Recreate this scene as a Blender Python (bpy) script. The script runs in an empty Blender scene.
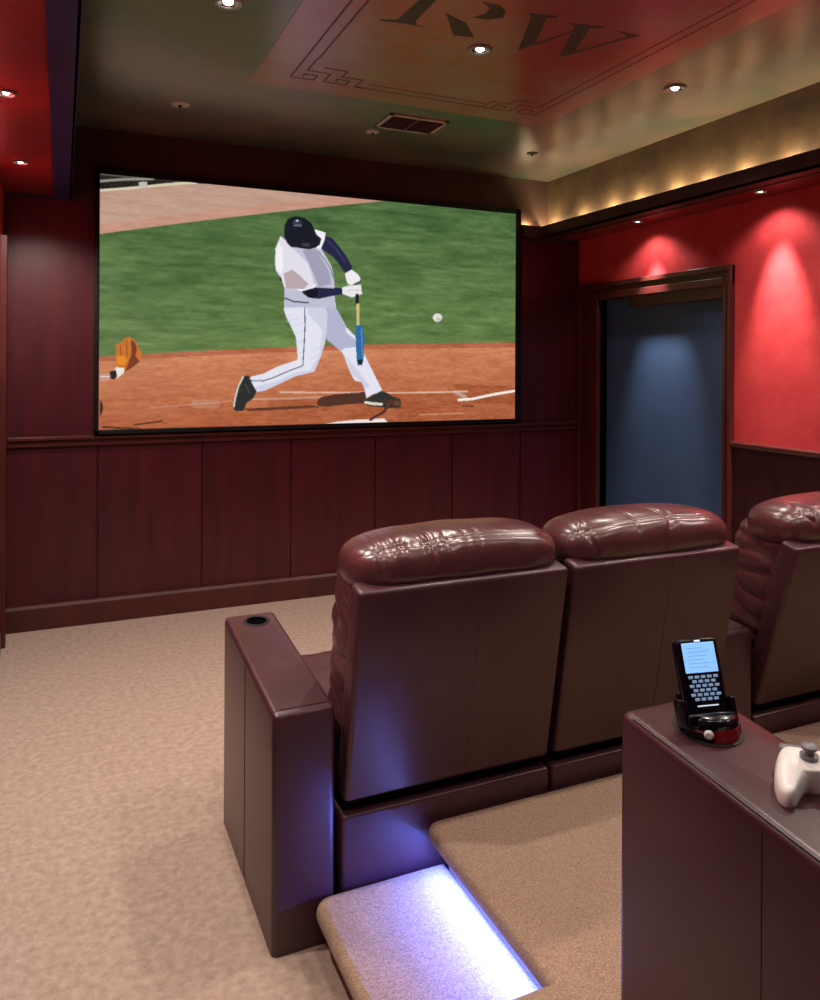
import bpy, bmesh, math, random
import numpy as np
from mathutils import Vector, Matrix, noise as mn
PI = math.pi
random.seed(4)
scene = bpy.context.scene
COL = scene.collection

# ------------------------------------------------------------------ camera
FPX, CX, CY, YAW, ROLL, EYE = 780.0, 410.0, 363.6, 0.4194, 0.0058, 1.5
cw, sw = math.cos(YAW), math.sin(YAW)
r0 = Vector((cw, -sw, 0)); u0 = Vector((0, 0, 1)); f0 = Vector((sw, cw, 0))
rr = r0*math.cos(ROLL) + u0*math.sin(ROLL)
uu = u0*math.cos(ROLL) - r0*math.sin(ROLL)
cam = bpy.data.cameras.new('camera'); camo = bpy.data.objects.new('camera', cam); COL.objects.link(camo)
camo.matrix_world = Matrix(((rr.x, uu.x, -f0.x, 0), (rr.y, uu.y, -f0.y, 0), (rr.z, uu.z, -f0.z, EYE), (0, 0, 0, 1)))
cam.sensor_fit = 'VERTICAL'; cam.sensor_height = 36; cam.sensor_width = 36*.82
cam.lens = FPX*36/1000; cam.shift_x = 0; cam.shift_y = (CY-500)/1000
cam.clip_start = .05
scene.camera = camo
vs = scene.view_settings
vs.view_transform = 'Standard'; vs.look = 'None'; vs.gamma = 1; vs.use_curve_mapping = False; vs.exposure = 0

def at(px, py, axis, val):
    """point where the sight line of a pixel meets an axis plane (used to trace flat artwork)"""
    d = rr*((px-CX)/FPX) + uu*((CY-py)/FPX) + f0
    i = 'XYZ'.index(axis); o = Vector((0, 0, EYE)); t = (val-o[i])/d[i]
    return o + d*t

# ------------------------------------------------------------------ materials
def lin(c):
    return tuple(((x/255)/12.92 if x/255 <= .04045 else ((x/255+.055)/1.055)**2.4) for x in c)

def mat(name, rgb, rough=.5, metal=0, spec=.5, bump=None, var=None, coat=0, rgb2=None, vscale=6, stretch=(1, 1, 1), sheen=0, vcontrast=(.35, .65), detail=6):
    m = bpy.data.materials.new(name); m.use_nodes = True
    nt = m.node_tree; b = nt.nodes['Principled BSDF']
    b.inputs['Base Color'].default_value = (*lin(rgb), 1)
    b.inputs['Roughness'].default_value = rough
    b.inputs['Metallic'].default_value = metal
    b.inputs['Specular IOR Level'].default_value = spec
    b.inputs['Coat Weight'].default_value = coat; b.inputs['Coat Roughness'].default_value = .3
    b.inputs['Sheen Weight'].default_value = sheen
    tc = nt.nodes.new('ShaderNodeTexCoord'); mp = nt.nodes.new('ShaderNodeMapping')
    mp.inputs['Scale'].default_value = stretch
    nt.links.new(tc.outputs['Object'], mp.inputs['Vector'])
    if rgb2:
        n = nt.nodes.new('ShaderNodeTexNoise'); n.inputs['Scale'].default_value = vscale
        n.inputs['Detail'].default_value = detail; n.inputs['Roughness'].default_value = .65
        nt.links.new(mp.outputs[0], n.inputs['Vector'])
        r = nt.nodes.new('ShaderNodeValToRGB')
        r.color_ramp.elements[0].position = vcontrast[0]; r.color_ramp.elements[0].color = (*lin(rgb), 1)
        r.color_ramp.elements[1].position = vcontrast[1]; r.color_ramp.elements[1].color = (*lin(rgb2), 1)
        nt.links.new(n.outputs['Fac'], r.inputs['Fac']); nt.links.new(r.outputs['Color'], b.inputs['Base Color'])
    if bump:
        prev = None
        for (sc, st, dist) in bump:
            n = nt.nodes.new('ShaderNodeTexNoise'); n.inputs['Scale'].default_value = sc
            n.inputs['Detail'].default_value = 4
            nt.links.new(mp.outputs[0], n.inputs['Vector'])
            bp = nt.nodes.new('ShaderNodeBump'); bp.inputs['Strength'].default_value = st; bp.inputs['Distance'].default_value = dist
            nt.links.new(n.outputs['Fac'], bp.inputs['Height'])
            if prev: nt.links.new(prev.outputs[0], bp.inputs['Normal'])
            prev = bp
        nt.links.new(prev.outputs[0], b.inputs['Normal'])
    return m

def emis(name, rgb, s):
    m = bpy.data.materials.new(name); m.use_nodes = True
    b = m.node_tree.nodes['Principled BSDF']
    b.inputs['Base Color'].default_value = (*lin(rgb), 1)
    b.inputs['Emission Color'].default_value = (*lin(rgb), 1); b.inputs['Emission Strength'].default_value = s
    return m

M = {}
M['leather'] = mat('brown_leather', (67, 36, 43), .34, bump=[(260, .2, .001), (9, .12, .006)], rgb2=(77, 44, 50), vscale=5, spec=.6)
M['leather_soft'] = mat('soft_leather', (80, 44, 48), .27, bump=[(240, .15, .001), (12, .25, .006)], rgb2=(92, 52, 56), vscale=8, spec=.8)
M['stitch'] = mat('dark_stitching', (30, 16, 16), .6)
M['gap'] = mat('gap_shade_nozzle_black', (5, 5, 6), 1, spec=.1)  # shade inside the recline gap as colour; also the dark fitting's nozzle
M['carpet'] = mat('beige_carpet', (132, 103, 82), .95, spec=.1, bump=[(420, 1, .006), (60, .5, .008)], rgb2=(216, 182, 154), vscale=240, sheen=.25, vcontrast=(.3, .7))
M['carpet_floor'] = mat('beige_carpet_floor', (160, 138, 124), .95, spec=.1, bump=[(240, .8, .005), (5, .2, .03)], rgb2=(197, 174, 158), vscale=38, sheen=.15, vcontrast=(.3, .7), detail=15)
M['wood'] = mat('mahogany', (62, 15, 25), .36, bump=[(30, .1, .002)], rgb2=(80, 21, 31), vscale=3, stretch=(5, 5, .6), spec=.5)
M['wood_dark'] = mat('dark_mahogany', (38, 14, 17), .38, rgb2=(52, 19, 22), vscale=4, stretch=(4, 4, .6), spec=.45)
M['wood_trim'] = mat('mahogany_trim', (66, 28, 28), .32, rgb2=(84, 36, 33), vscale=4, stretch=(2, 2, .5), spec=.5)
M['red_plaster'] = mat('red_suede_paint', (182, 54, 58), .75, bump=[(90, .25, .002)], rgb2=(196, 66, 68), vscale=7, spec=.25)
M['red_soffit'] = mat('red_soffit_paint', (98, 28, 28), .38, bump=[(30, .3, .003)], rgb2=(130, 46, 40), vscale=4, spec=.6)
M['beam'] = mat('dark_beam', (52, 30, 34), .5, rgb2=(66, 38, 40), vscale=5, spec=.3)
M['blue_glow_lip'] = mat('lip_with_blue_glow', (22, 34, 84), .35, rgb2=(18, 44, 110), vscale=2)  # blue light falling on the left lip, put into its colour
M['plaster'] = mat('olive_faux_plaster', (64, 50, 38), .5, bump=[(16, .25, .006)], rgb2=(90, 72, 52), vscale=5, spec=.4)
M['fascia'] = mat('brown_fascia_plaster', (52, 34, 28), .6, rgb2=(66, 44, 34), vscale=4, spec=.3)
M['ceiling'] = mat('faux_plaster_ceiling', (50, 74, 60), .29, bump=[(7, .06, .006), (60, .05, .002)], rgb2=(116, 92, 82), vscale=2.3, spec=.9, detail=14, coat=.3)  # green half of the mottle carries the screen's reflected green
M['mural'] = mat('faded_red_mural_paint', (158, 28, 42), .28, bump=[(7, .06, .006), (60, .05, .002)], rgb2=(150, 108, 100), vscale=2.0, spec=1.0, detail=14, vcontrast=(.40, .60), coat=.3)
M['mural_ink'] = mat('mural_ink', (56, 52, 44), .5, rgb2=(72, 64, 54), vscale=12)
M['mural_line'] = mat('mural_thin_line', (86, 50, 48), .5, rgb2=(110, 74, 66), vscale=20)
M['black'] = mat('matt_black', (9, 9, 11), .55)
M['frame'] = mat('black_velvet_frame', (8, 8, 14), .6, spec=.3)
M['navy'] = mat('navy_door_paint', (50, 78, 116), .5, rgb2=(56, 86, 122), vscale=3)
M['nichewall'] = mat('dark_alcove_paint', (22, 16, 22), .8)
M['white'] = mat('white_enamel', (210, 208, 204), .4)
M['grey'] = mat('grey_metal', (150, 150, 150), .35, metal=.6)
M['chrome'] = mat('chrome', (220, 220, 225), .15, metal=1)
M['vent'] = mat('painted_vent', (190, 184, 170), .5)
M['bulb'] = emis('lit_bulb', (255, 250, 240), 14)
M['cove_bulb'] = emis('warm_cove_bulb', (255, 214, 150), 12)
M['led'] = emis('blue_white_led', (120, 160, 255), 10)
M['padwhite'] = mat('white_plastic', (250, 249, 247), .35, spec=.5)
M['padgrey'] = mat('grey_plastic', (128, 128, 132), .4)
M['remote'] = mat('glossy_black_plastic', (8, 9, 24), .18, spec=.6)
M['remred'] = mat('red_glossy_plastic', (150, 14, 30), .2)
M['button'] = emis('backlit_key', (150, 185, 225), .30)

# ------------------------------------------------------------------ object helpers
ORG = {}
def tag(o, label=None, cat=None, group=None, kind=None):
    if label: o['label'] = label
    if cat: o['category'] = cat
    if group: o['group'] = group
    if kind: o['kind'] = kind
    return o
def thing(name, label, cat, loc, group=None):
    o = bpy.data.objects.new(name, None); COL.objects.link(o); o.location = loc
    o.empty_display_size = .05
    ORG[o.name] = Vector(loc)
    return tag(o, label, cat, group)
def link(name, bm, m, parent=None, smooth=True, loc=None, angle=40):
    me = bpy.data.meshes.new(name)
    bmesh.ops.recalc_face_normals(bm, faces=bm.faces)
    off = ORG[parent.name] if parent else Vector(loc or (0, 0, 0))
    bmesh.ops.translate(bm, verts=bm.verts, vec=-off)
    bm.to_mesh(me); bm.free()
    o = bpy.data.objects.new(name, me); COL.objects.link(o)
    for x in (m if isinstance(m, (list, tuple)) else [m]): me.materials.append(x)
    if parent: o.parent = parent
    else: o.location = off
    ORG[o.name] = off
    if smooth:
        me.shade_smooth()
        try: me.set_sharp_from_angle(angle=math.radians(angle))
        except Exception: pass
    return o
def box(bm, x0, x1, y0, y1, z0, z1, bev=0, seg=3, rot=None, mi=0):
    t = bmesh.new()
    bmesh.ops.create_cube(t, size=1)
    for v in t.verts:
        v.co = Vector(((x0+x1)/2+v.co.x*(x1-x0), (y0+y1)/2+v.co.y*(y1-y0), (z0+z1)/2+v.co.z*(z1-z0)))
    if bev: bmesh.ops.bevel(t, geom=list(t.edges), offset=bev, segments=seg, profile=.5, affect='EDGES', clamp_overlap=True)
    merge(bm, t, rot, mi)
def merge(bm, t, rot=None, mi=0):
    if rot: bmesh.ops.transform(t, matrix=rot, verts=t.verts)
    mp = {}
    for v in t.verts: mp[v] = bm.verts.new(v.co)
    for f in t.faces:
        try: nf = bm.faces.new([mp[v] for v in f.verts]); nf.material_index = mi
        except ValueError: pass
    t.free()
def prism(bm, pts, z0, z1, axis='Z', mi=0):
    """polygon (a,b) extruded along an axis: Z -> (x,y), Y -> (x,z), X -> (y,z)"""
    t = bmesh.new()
    def P(a, b, c): return {'Z': (a, b, c), 'Y': (a, c, b), 'X': (c, a, b)}[axis]
    lo = [t.verts.new(P(a, b, z0)) for a, b in pts]; hi = [t.verts.new(P(a, b, z1)) for a, b in pts]
    t.faces.new(lo); t.faces.new(hi[::-1])
    n = len(pts)
    for i in range(n): t.faces.new((lo[i], lo[(i+1) % n], hi[(i+1) % n], hi[i]))
    bmesh.ops.recalc_face_normals(t, faces=t.faces)
    merge(bm, t, None, mi)
def lathe(bm, prof, c, seg=32, rot=None, mi=0):
    t = bmesh.new(); rings = []
    for r, z in prof:
        if r < 1e-6: rings.append([t.verts.new((0, 0, z))])
        else: rings.append([t.verts.new((r*math.cos(2*PI*k/seg), r*math.sin(2*PI*k/seg), z)) for k in range(seg)])
    for a, b in zip(rings, rings[1:]):
        for k in range(seg):
            k2 = (k+1) % seg
            if len(a) == 1 and len(b) == 1: continue
            if len(a) == 1: t.faces.new((a[0], b[k], b[k2]))
            elif len(b) == 1: t.faces.new((a[k], b[0], a[k2]))
            else: t.faces.new((a[k], b[k], b[k2], a[k2]))
    m = Matrix.Translation(c) @ (rot or Matrix.Identity(4))
    merge(bm, t, m, mi)
def tube(bm, pts, r, seg=8, mi=0):
    pts = [Vector(p) for p in pts]; rings = []
    t = bmesh.new()
    for i, p in enumerate(pts):
        d = (pts[min(i+1, len(pts)-1)]-pts[max(i-1, 0)]).normalized()
        a = d.cross(Vector((0, 0, 1)));
        if a.length < .01: a = d.cross(Vector((0, 1, 0)))
        a.normalize(); b = d.cross(a)
        rings.append([t.verts.new(p+(a*math.cos(2*PI*k/seg)+b*math.sin(2*PI*k/seg))*r) for k in range(seg)])
    for A, B in zip(rings, rings[1:]):
        for k in range(seg): t.faces.new((A[k], A[(k+1) % seg], B[(k+1) % seg], B[k]))
    t.faces.new(rings[0][::-1]); t.faces.new(rings[-1])
    merge(bm, t, None, mi)
def rbox(bm, c, h, r, n=(20, 12, 20), puff=0, disp=None, rot=None, mi=0):
    """dense rounded box; puff swells the faces, disp(p,normal)->offset adds folds"""
    t = bmesh.new()
    nx, ny, nz = n; H = Vector(h); vs = {}
    def V(i, j, k):
        key = (i, j, k)
        if key not in vs:
            # denser sampling near the edges
            def w(a, n): s = 2*a/n-1; return math.sin(s*PI/2)*.35+s*.65
            p = Vector((w(i, nx)*h[0], w(j, ny)*h[1], w(k, nz)*h[2]))
            q = Vector([max(-(H[a]-r), min(H[a]-r, p[a])) for a in range(3)])
            d = p-q
            nn = d.normalized() if d.length > 1e-6 else Vector((0, 0, 1))
            if d.length > 1e-6: p2 = q+nn*r
            else: p2 = p
            s = Vector([p2[a]/H[a] for a in range(3)])
            pf = Vector((puff*s.x*(1-s.y**2)*(1-s.z**2), puff*s.y*(1-s.x**2)*(1-s.z**2), puff*s.z*(1-s.x**2)*(1-s.y**2)))
            p2 = p2+pf
            if disp: p2 = p2+nn*disp(p2, nn)
            vs[key] = t.verts.new(p2)
        return vs[key]
    for i in range(nx):
        for j in range(ny):
            t.faces.new((V(i, j, 0), V(i, j+1, 0), V(i+1, j+1, 0), V(i+1, j, 0)))
            t.faces.new((V(i, j, nz), V(i+1, j, nz), V(i+1, j+1, nz), V(i, j+1, nz)))
    for i in range(nx):
        for k in range(nz):
            t.faces.new((V(i, 0, k), V(i+1, 0, k), V(i+1, 0, k+1), V(i, 0, k+1)))
            t.faces.new((V(i, ny, k), V(i, ny, k+1), V(i+1, ny, k+1), V(i+1, ny, k)))
    for j in range(ny):
        for k in range(nz):
            t.faces.new((V(0, j, k), V(0, j, k+1), V(0, j+1, k+1), V(0, j+1, k)))
            t.faces.new((V(nx, j, k), V(nx, j+1, k), V(nx, j+1, k+1), V(nx, j, k+1)))
    merge(bm, t, Matrix.Translation(c) @ (rot or Matrix.Identity(4)), mi)
def one(fn, *a, **k):
    bm = bmesh.new(); fn(bm, *a, **k); return bm
def lamp(name, typ, loc, energy, color, parent=None, size=.05, target=None, angle=None, blend=.5, size_y=None, spread=None):
    l = bpy.data.lights.new(name, typ); l.energy = energy; l.color = color
    if typ == 'AREA':
        l.shape = 'RECTANGLE'; l.size = size; l.size_y = size_y or size
        if spread: l.spread = spread
    else: l.shadow_soft_size = size
    if typ == 'SPOT': l.spot_size = math.radians(angle); l.spot_blend = blend
    o = bpy.data.objects.new(name, l); COL.objects.link(o)
    if target is not None: o.rotation_euler = (Vector(target)-Vector(loc)).to_track_quat('-Z', 'Y').to_euler()
    if parent:
        o.parent = parent; o.location = Vector(loc)-ORG[parent.name]
    else: o.location = loc
    return o
def copy_tree(o, parent=None):
    c = o.copy(); COL.objects.link(c); c.parent = parent
    for ch in list(o.children): copy_tree(ch, c)
    return c
def struct(name, bm, m, smooth=False, loc=None):
    return tag(link(name, bm, m, smooth=smooth, loc=loc), kind='structure')

# ------------------------------------------------------------------ room shell
XL, XR, YF, YB = -.30, 3.545, 4.842, -1.6
ZC, ZS = 2.84, 2.43            # tray ceiling, soffit underside
struct('floor', one(box, XL-.1, XR+.8, YB-.1, YF+.1, -.1, 0), M['carpet_floor'])
struct('ceiling', one(box, XL-.1, XR+.8, YB-.1, YF+.1, ZC, ZC+.1), M['ceiling'])
struct('wall_back', one(box, XL-.1, XR+.1, YB-.1, YB, 0, ZC), M['wood'])
# front wall: mahogany panels, plaster band in the tray above
bm = bmesh.new()
G = [.19, .78, 1.334, 1.91, 2.485, 3.04]
edges = [XL]+G+[XR]
box(bm, XL-.1, XR+.1, YF+.012, YF+.1, 0, 2.42)
for a, b in zip(edges, edges[1:]):
    box(bm, a+.004, b-.004, YF, YF+.03, .12, 1.04, bev=.004, seg=2)
for a, b in ((XL, .19), (.19, 1.6), (1.6, 3.04), (3.04, XR)):
    box(bm, a+.001, b-.001, YF, YF+.03, 1.05, 2.42, bev=.002, seg=1)
struct('wall_front', bm, M['wood'])
bm = bmesh.new()
box(bm, -.043, 3.26, YF-.02, YF+.1, 2.42, ZC)
struct('trim_1', bm, M['fascia'])
# red left wall and right wall
bm = bmesh.new()
box(bm, XL-.1, XL, YB, YF, 1.05, ZC)
struct('wall_left', bm, M['red_plaster'])
bm = bmesh.new()
box(bm, XL-.1, XL, YB, YF, 0, 1.05)
struct('trim_2', bm, M['wood'])
DY0, DY1, DZ = 3.415, 4.585, 1.97
bm = bmesh.new()
box(bm, XR, XR+.12, YB, DY0, 1.05, ZC)
box(bm, XR, XR+.12, DY0, YF, DZ, ZC)
box(bm, XR, XR+.12, DY1, YF, 0, DZ)
struct('wall_right', bm, M['red_plaster'])
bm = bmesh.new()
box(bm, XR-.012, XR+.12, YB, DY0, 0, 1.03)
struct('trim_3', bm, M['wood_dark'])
bm = bmesh.new()
prism(bm, [(XR+.01, 1.03), (XR-.02, 1.03), (XR-.03, 1.042), (XR-.03, 1.056), (XR-.015, 1.064), (XR+.01, 1.064)], YB, DY0-.066, 'Y')
struct('trim_4', bm, M['wood_trim'])
# chair rail and base ledge on the front wall
bm = bmesh.new()
prism(bm, [(YF+.01, 1.018), (YF-.012, 1.018), (YF-.024, 1.024), (YF-.024, 1.034), (YF-.014, 1.040), (YF-.014, 1.052), (YF-.034, 1.060), (YF-.034, 1.072), (YF-.02, 1.078), (YF+.01, 1.078)], XL, XR, 'X')
struct('trim_5', bm, M['wood_trim'])
bm = bmesh.new()
prism(bm, [(YF+.01, 0), (YF-.03, 0), (YF-.03, .122), (YF-.022, .138), (YF+.01, .142)], XL, XR, 'X')
struct('baseboard_front', bm, M['wood_trim'])
bm = bmesh.new()
prism(bm, [(XR+.01, 0), (XR-.03, 0), (XR-.03, .122), (XR-.022, .138), (XR+.01, .142)], YB, DY0-.066, 'Y')
struct('baseboard_right', bm, M['wood_trim'])
bm = bmesh.new()
prism(bm, [(XL-.01, 0), (XL+.02, 0), (XL+.02, .122), (XL+.012, .138), (XL-.01, .142)], YB, 4.5, 'Y')
struct('baseboard_left', bm, M['wood_trim'])
bm = bmesh.new()
box(bm, XL, XL+.025, 4.62, YF-.03, 0, 2.15, bev=.004)
box(bm, XL, XL+.035, 4.58, 4.64, 0, 2.16, bev=.004)
struct('trim_6', bm, M['wood_trim'])

# soffits along both side walls, each with a cove lip on its tray side
def soffit(n, wall, lip):
    s = 1 if wall > lip else -1          # direction from tray to wall
    bm = bmesh.new()
    a, b = sorted((lip+s*.086, wall))
    box(bm, a, b, YB, YF-.001, ZS, ZS+.06)
    struct('trim_%d' % n, bm, M['red_soffit'])
    bm = bmesh.new()
    a, b = sorted((lip+s*.074, wall))
    box(bm, a, b, YB, YF-.02, ZS+.06, ZC)
    struct('trim_%d' % (n+1), bm, M['plaster'])
    bm = bmesh.new()
    a, b = sorted((lip, lip+s*.088))
    box(bm, a, b, YB, YF-.001, 2.415, 2.432)
    a, b = sorted((lip, lip+s*.014))
    box(bm, a, b, YB, YF-.001, 2.415, 2.505, bev=.003, seg=2)
    a, b = sorted((lip+s*.078, lip+s*.088))
    box(bm, a, b, YB, YF-.001, 2.410, 2.44)
    struct('trim_%d' % (n+2), bm, M['beam'] if s > 0 else M['blue_glow_lip'])
soffit(7, XR, 3.18)
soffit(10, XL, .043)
bm = bmesh.new()
box(bm, 3.012, 3.178, YF-.05, YF-.001, 2.415, 2.43); box(bm, 3.012, 3.178, YF-.062, YF-.05, 2.415, 2.50); box(bm, 3.010, 3.018, YF-.062, YF-.001, 2.415, 2.50)
struct('trim_13', bm, M['beam'])

# doorway on the right: casing, jambs, dark alcove, navy door at its back
bm = bmesh.new()
def casing_v(y0, y1, z1):
    box(bm, XR-.022, XR+.002, y0, y1, 0, z1, bev=.003, seg=2)
    w = y1-y0
    a_, b_ = (y1-w*.22, y1-.001) if y0 > 4 else (y0+.001, y0+w*.4)
    box(bm, XR-.036, XR-.02, a_, b_, 0, DZ+.113, bev=.005, seg=2)
    a_, b_ = (y0+.004, y0+w*.45) if y0 > 4 else (y1-w*.4, y1-.001)
    box(bm, XR-.028, XR-.02, a_, b_, 0, DZ, bev=.004, seg=2)
casing_v(DY1-.005, YF-.002, DZ+.112); casing_v(DY0-.065, DY0+.002, DZ+.112)
box(bm, XR-.0225, XR+.002, DY0-.065, YF-.002, DZ-.005, DZ+.112, bev=.003, seg=2)
box(bm, XR-.038, XR-.02, DY0-.066, YF-.002, DZ+.080, DZ+.115, bev=.005, seg=2)
box(bm, XR-.030, XR-.02, DY0, YF-.06, DZ-.003, DZ+.045, bev=.004, seg=2)
box(bm, XR, XR+.10, DY1, DY1+.02, 0, DZ); box(bm, XR, XR+.10, DY0-.02, DY0, 0, DZ); box(bm, XR, XR+.10, DY0, DY1, DZ, DZ+.02)
struct('door_1', bm, M['wood_trim'])
bm = bmesh.new()
box(bm, XR-.005, XR+.05, DY0, 4.265, DZ-.075, DZ, bev=.004)
struct('trim_14', bm, M['wood_trim'])
bm = bmesh.new()
box(bm, XR+.060, XR+.10, DY0, DY1, 0, DZ, bev=.003)
struct('door_2', bm, M['navy'])

# raised seating platform and its lower step
bm = bmesh.new()
t = bmesh.new()
pl = [(.60, YB), (.60, 1.325), (.907, 1.325), (.907, 1.922), (XR-.035, 1.922), (XR-.035, YB)]
lo = [t.verts.new((x, y, .205)) for x, y in pl]; hi = [t.verts.new((x, y, .255)) for x, y in pl]
t.faces.new(lo[::-1]); t.faces.new(hi)
for i in range(6): t.faces.new((lo[i], lo[(i+1) % 6], hi[(i+1) % 6], hi[i]))
bmesh.ops.recalc_face_normals(t, faces=t.faces)
vert = [e for e in t.edges if abs(e.verts[0].co.z-e.verts[1].co.z) > .02 and abs(e.verts[0].co.x-.907) < .01 and e.verts[0].co.y > 1.5]
bmesh.ops.bevel(t, geom=vert, offset=.035, segments=5, profile=.5, affect='EDGES')
hor = [e for e in t.edges if abs(e.verts[0].co.z-e.verts[1].co.z) < .001 and len(e.link_faces) == 2 and abs(e.calc_face_angle(0)) > .5]
bmesh.ops.bevel(t, geom=hor, offset=.022, segments=5, profile=.5, affect='EDGES')
merge(bm, t)
prism(bm, [(.655, YB), (.655, 1.265), (.972, 1.265), (.972, 1.90), (XR-.035, 1.90), (XR-.035, YB)], 0, .21)
struct('floor_platform', bm, M['carpet'], smooth=True)
bm = bmesh.new()
t = bmesh.new()
bmesh.ops.create_cube(t, size=1)
for v in t.verts: v.co = Vector((.592+(v.co.x+.5)*(.97-.592), 1.27+(v.co.y+.5)*(1.924-1.27), .082+(v.co.z+.5)*.05))
bmesh.ops.bevel(t, geom=[e for e in t.edges if abs(e.verts[0].co.z-e.verts[1].co.z) > .02 and e.verts[0].co.x < .6 and e.verts[0].co.y > 1.6], offset=.045, segments=6, profile=.5, affect='EDGES')
bmesh.ops.bevel(t, geom=[e for e in t.edges if abs(e.verts[0].co.z-e.verts[1].co.z) < .001 and len(e.link_faces) == 2 and abs(e.calc_face_angle(0)) > .5], offset=.022, segments=5, profile=.5, affect='EDGES')
merge(bm, t)
box(bm, .66, .97, 1.27, 1.90, 0, .085)
struct('floor_step', bm, M['carpet'], smooth=True)
# light strip tucked under the platform nosing
st = thing('led_strip', 'thin blue-white light strip under the carpeted platform edge', 'light strip', (.955, 1.6, .19))
link('strip', one(box, .940, .952, 1.34, 1.89, .197, .204), M['led'], st)
lamp('strip_light', 'AREA', (.936, 1.62, .192), 8.2, (.10, .17, 1), st, size=.52, size_y=.012, target=(.86, 1.62, .11))

# ------------------------------------------------------------------ leather recliners
def wrinkle(amp, fx, fy, fz, seed, ridge=True):
    def d(p, n):
        v = mn.noise(Vector((p.x*fx+seed, p.y*fy, p.z*fz)))
        if ridge: return amp*(1-min(1, abs(v)*3.2))*-1 + amp*.5*mn.noise(Vector((p.x*fx*.4, p.y*fy*.5+seed, p.z*fz*.5)))
        return amp*v
    return d
def pillow(bm, xc, yc, zc, hx, hy, hz, seed, nu=140, nv=96):
    """stuffed roll: super-ellipse section, pinched ends, gathered seam"""
    t = bmesh.new(); rings = []
    for i in range(nu+1):
        u = -1+2*i/nu; u = math.sin(u*PI/2)*.45+u*.55
        e = max(0.0, 1-abs(u)**7.5)**(1/2.6)
        ring = []
        for k in range(nv):
            a = 2*PI*k/nv
            ca, sa = math.cos(a), math.sin(a)
            y = math.copysign(abs(ca)**.78, ca); z = math.copysign(abs(sa)**.80, sa)
            # gathers fan out from the seam at a=~125deg (back-upper side)
            ds = abs((a-math.radians(136)+PI) % (2*PI)-PI)
            fold = mn.noise(Vector((u*hx*16+seed, ds*.45, seed*.3)))
            fold2 = mn.noise(Vector((u*hx*8+seed*2, ds*1.4+u, 3.3)))
            g = math.exp(-(ds/.75)**2)
            dis = -.0095*max(0, .35+1.6*mn.noise(Vector((u*3+seed, 1.7, 0))))*g*math.exp(-(fold/.10)**2) + .004*fold2
            dis -= .005*math.exp(-(ds/.04)**2)*(1-abs(u)**8)
            hzz = hz*(.94+.06*math.cos(u*PI*.9)); 
            r = e
            p = Vector((u*hx, y*(hy+dis)*r, z*(hzz+dis)*(r*.85+.15*e)))
            p.z += -.012*abs(u)**3
            ring.append(p)
        rings.append(ring)
    vr = []
    for i, ring in enumerate(rings):
        if i in (0, nu): vr.append([t.verts.new(Vector((ring[0].x, 0, -.012)))])
        else: vr.append([t.verts.new(p) for p in ring])
    for A, B in zip(vr, vr[1:]):
        for k in range(nv):
            k2 = (k+1) % nv
            if len(A) == 1: t.faces.new((A[0], B[k2], B[k]))
            elif len(B) == 1: t.faces.new((A[k], A[k2], B[0]))
            else: t.faces.new((A[k], A[k2], B[k2], B[k]))
    merge(bm, t, Matrix.Translation((xc, yc, zc)))

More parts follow.
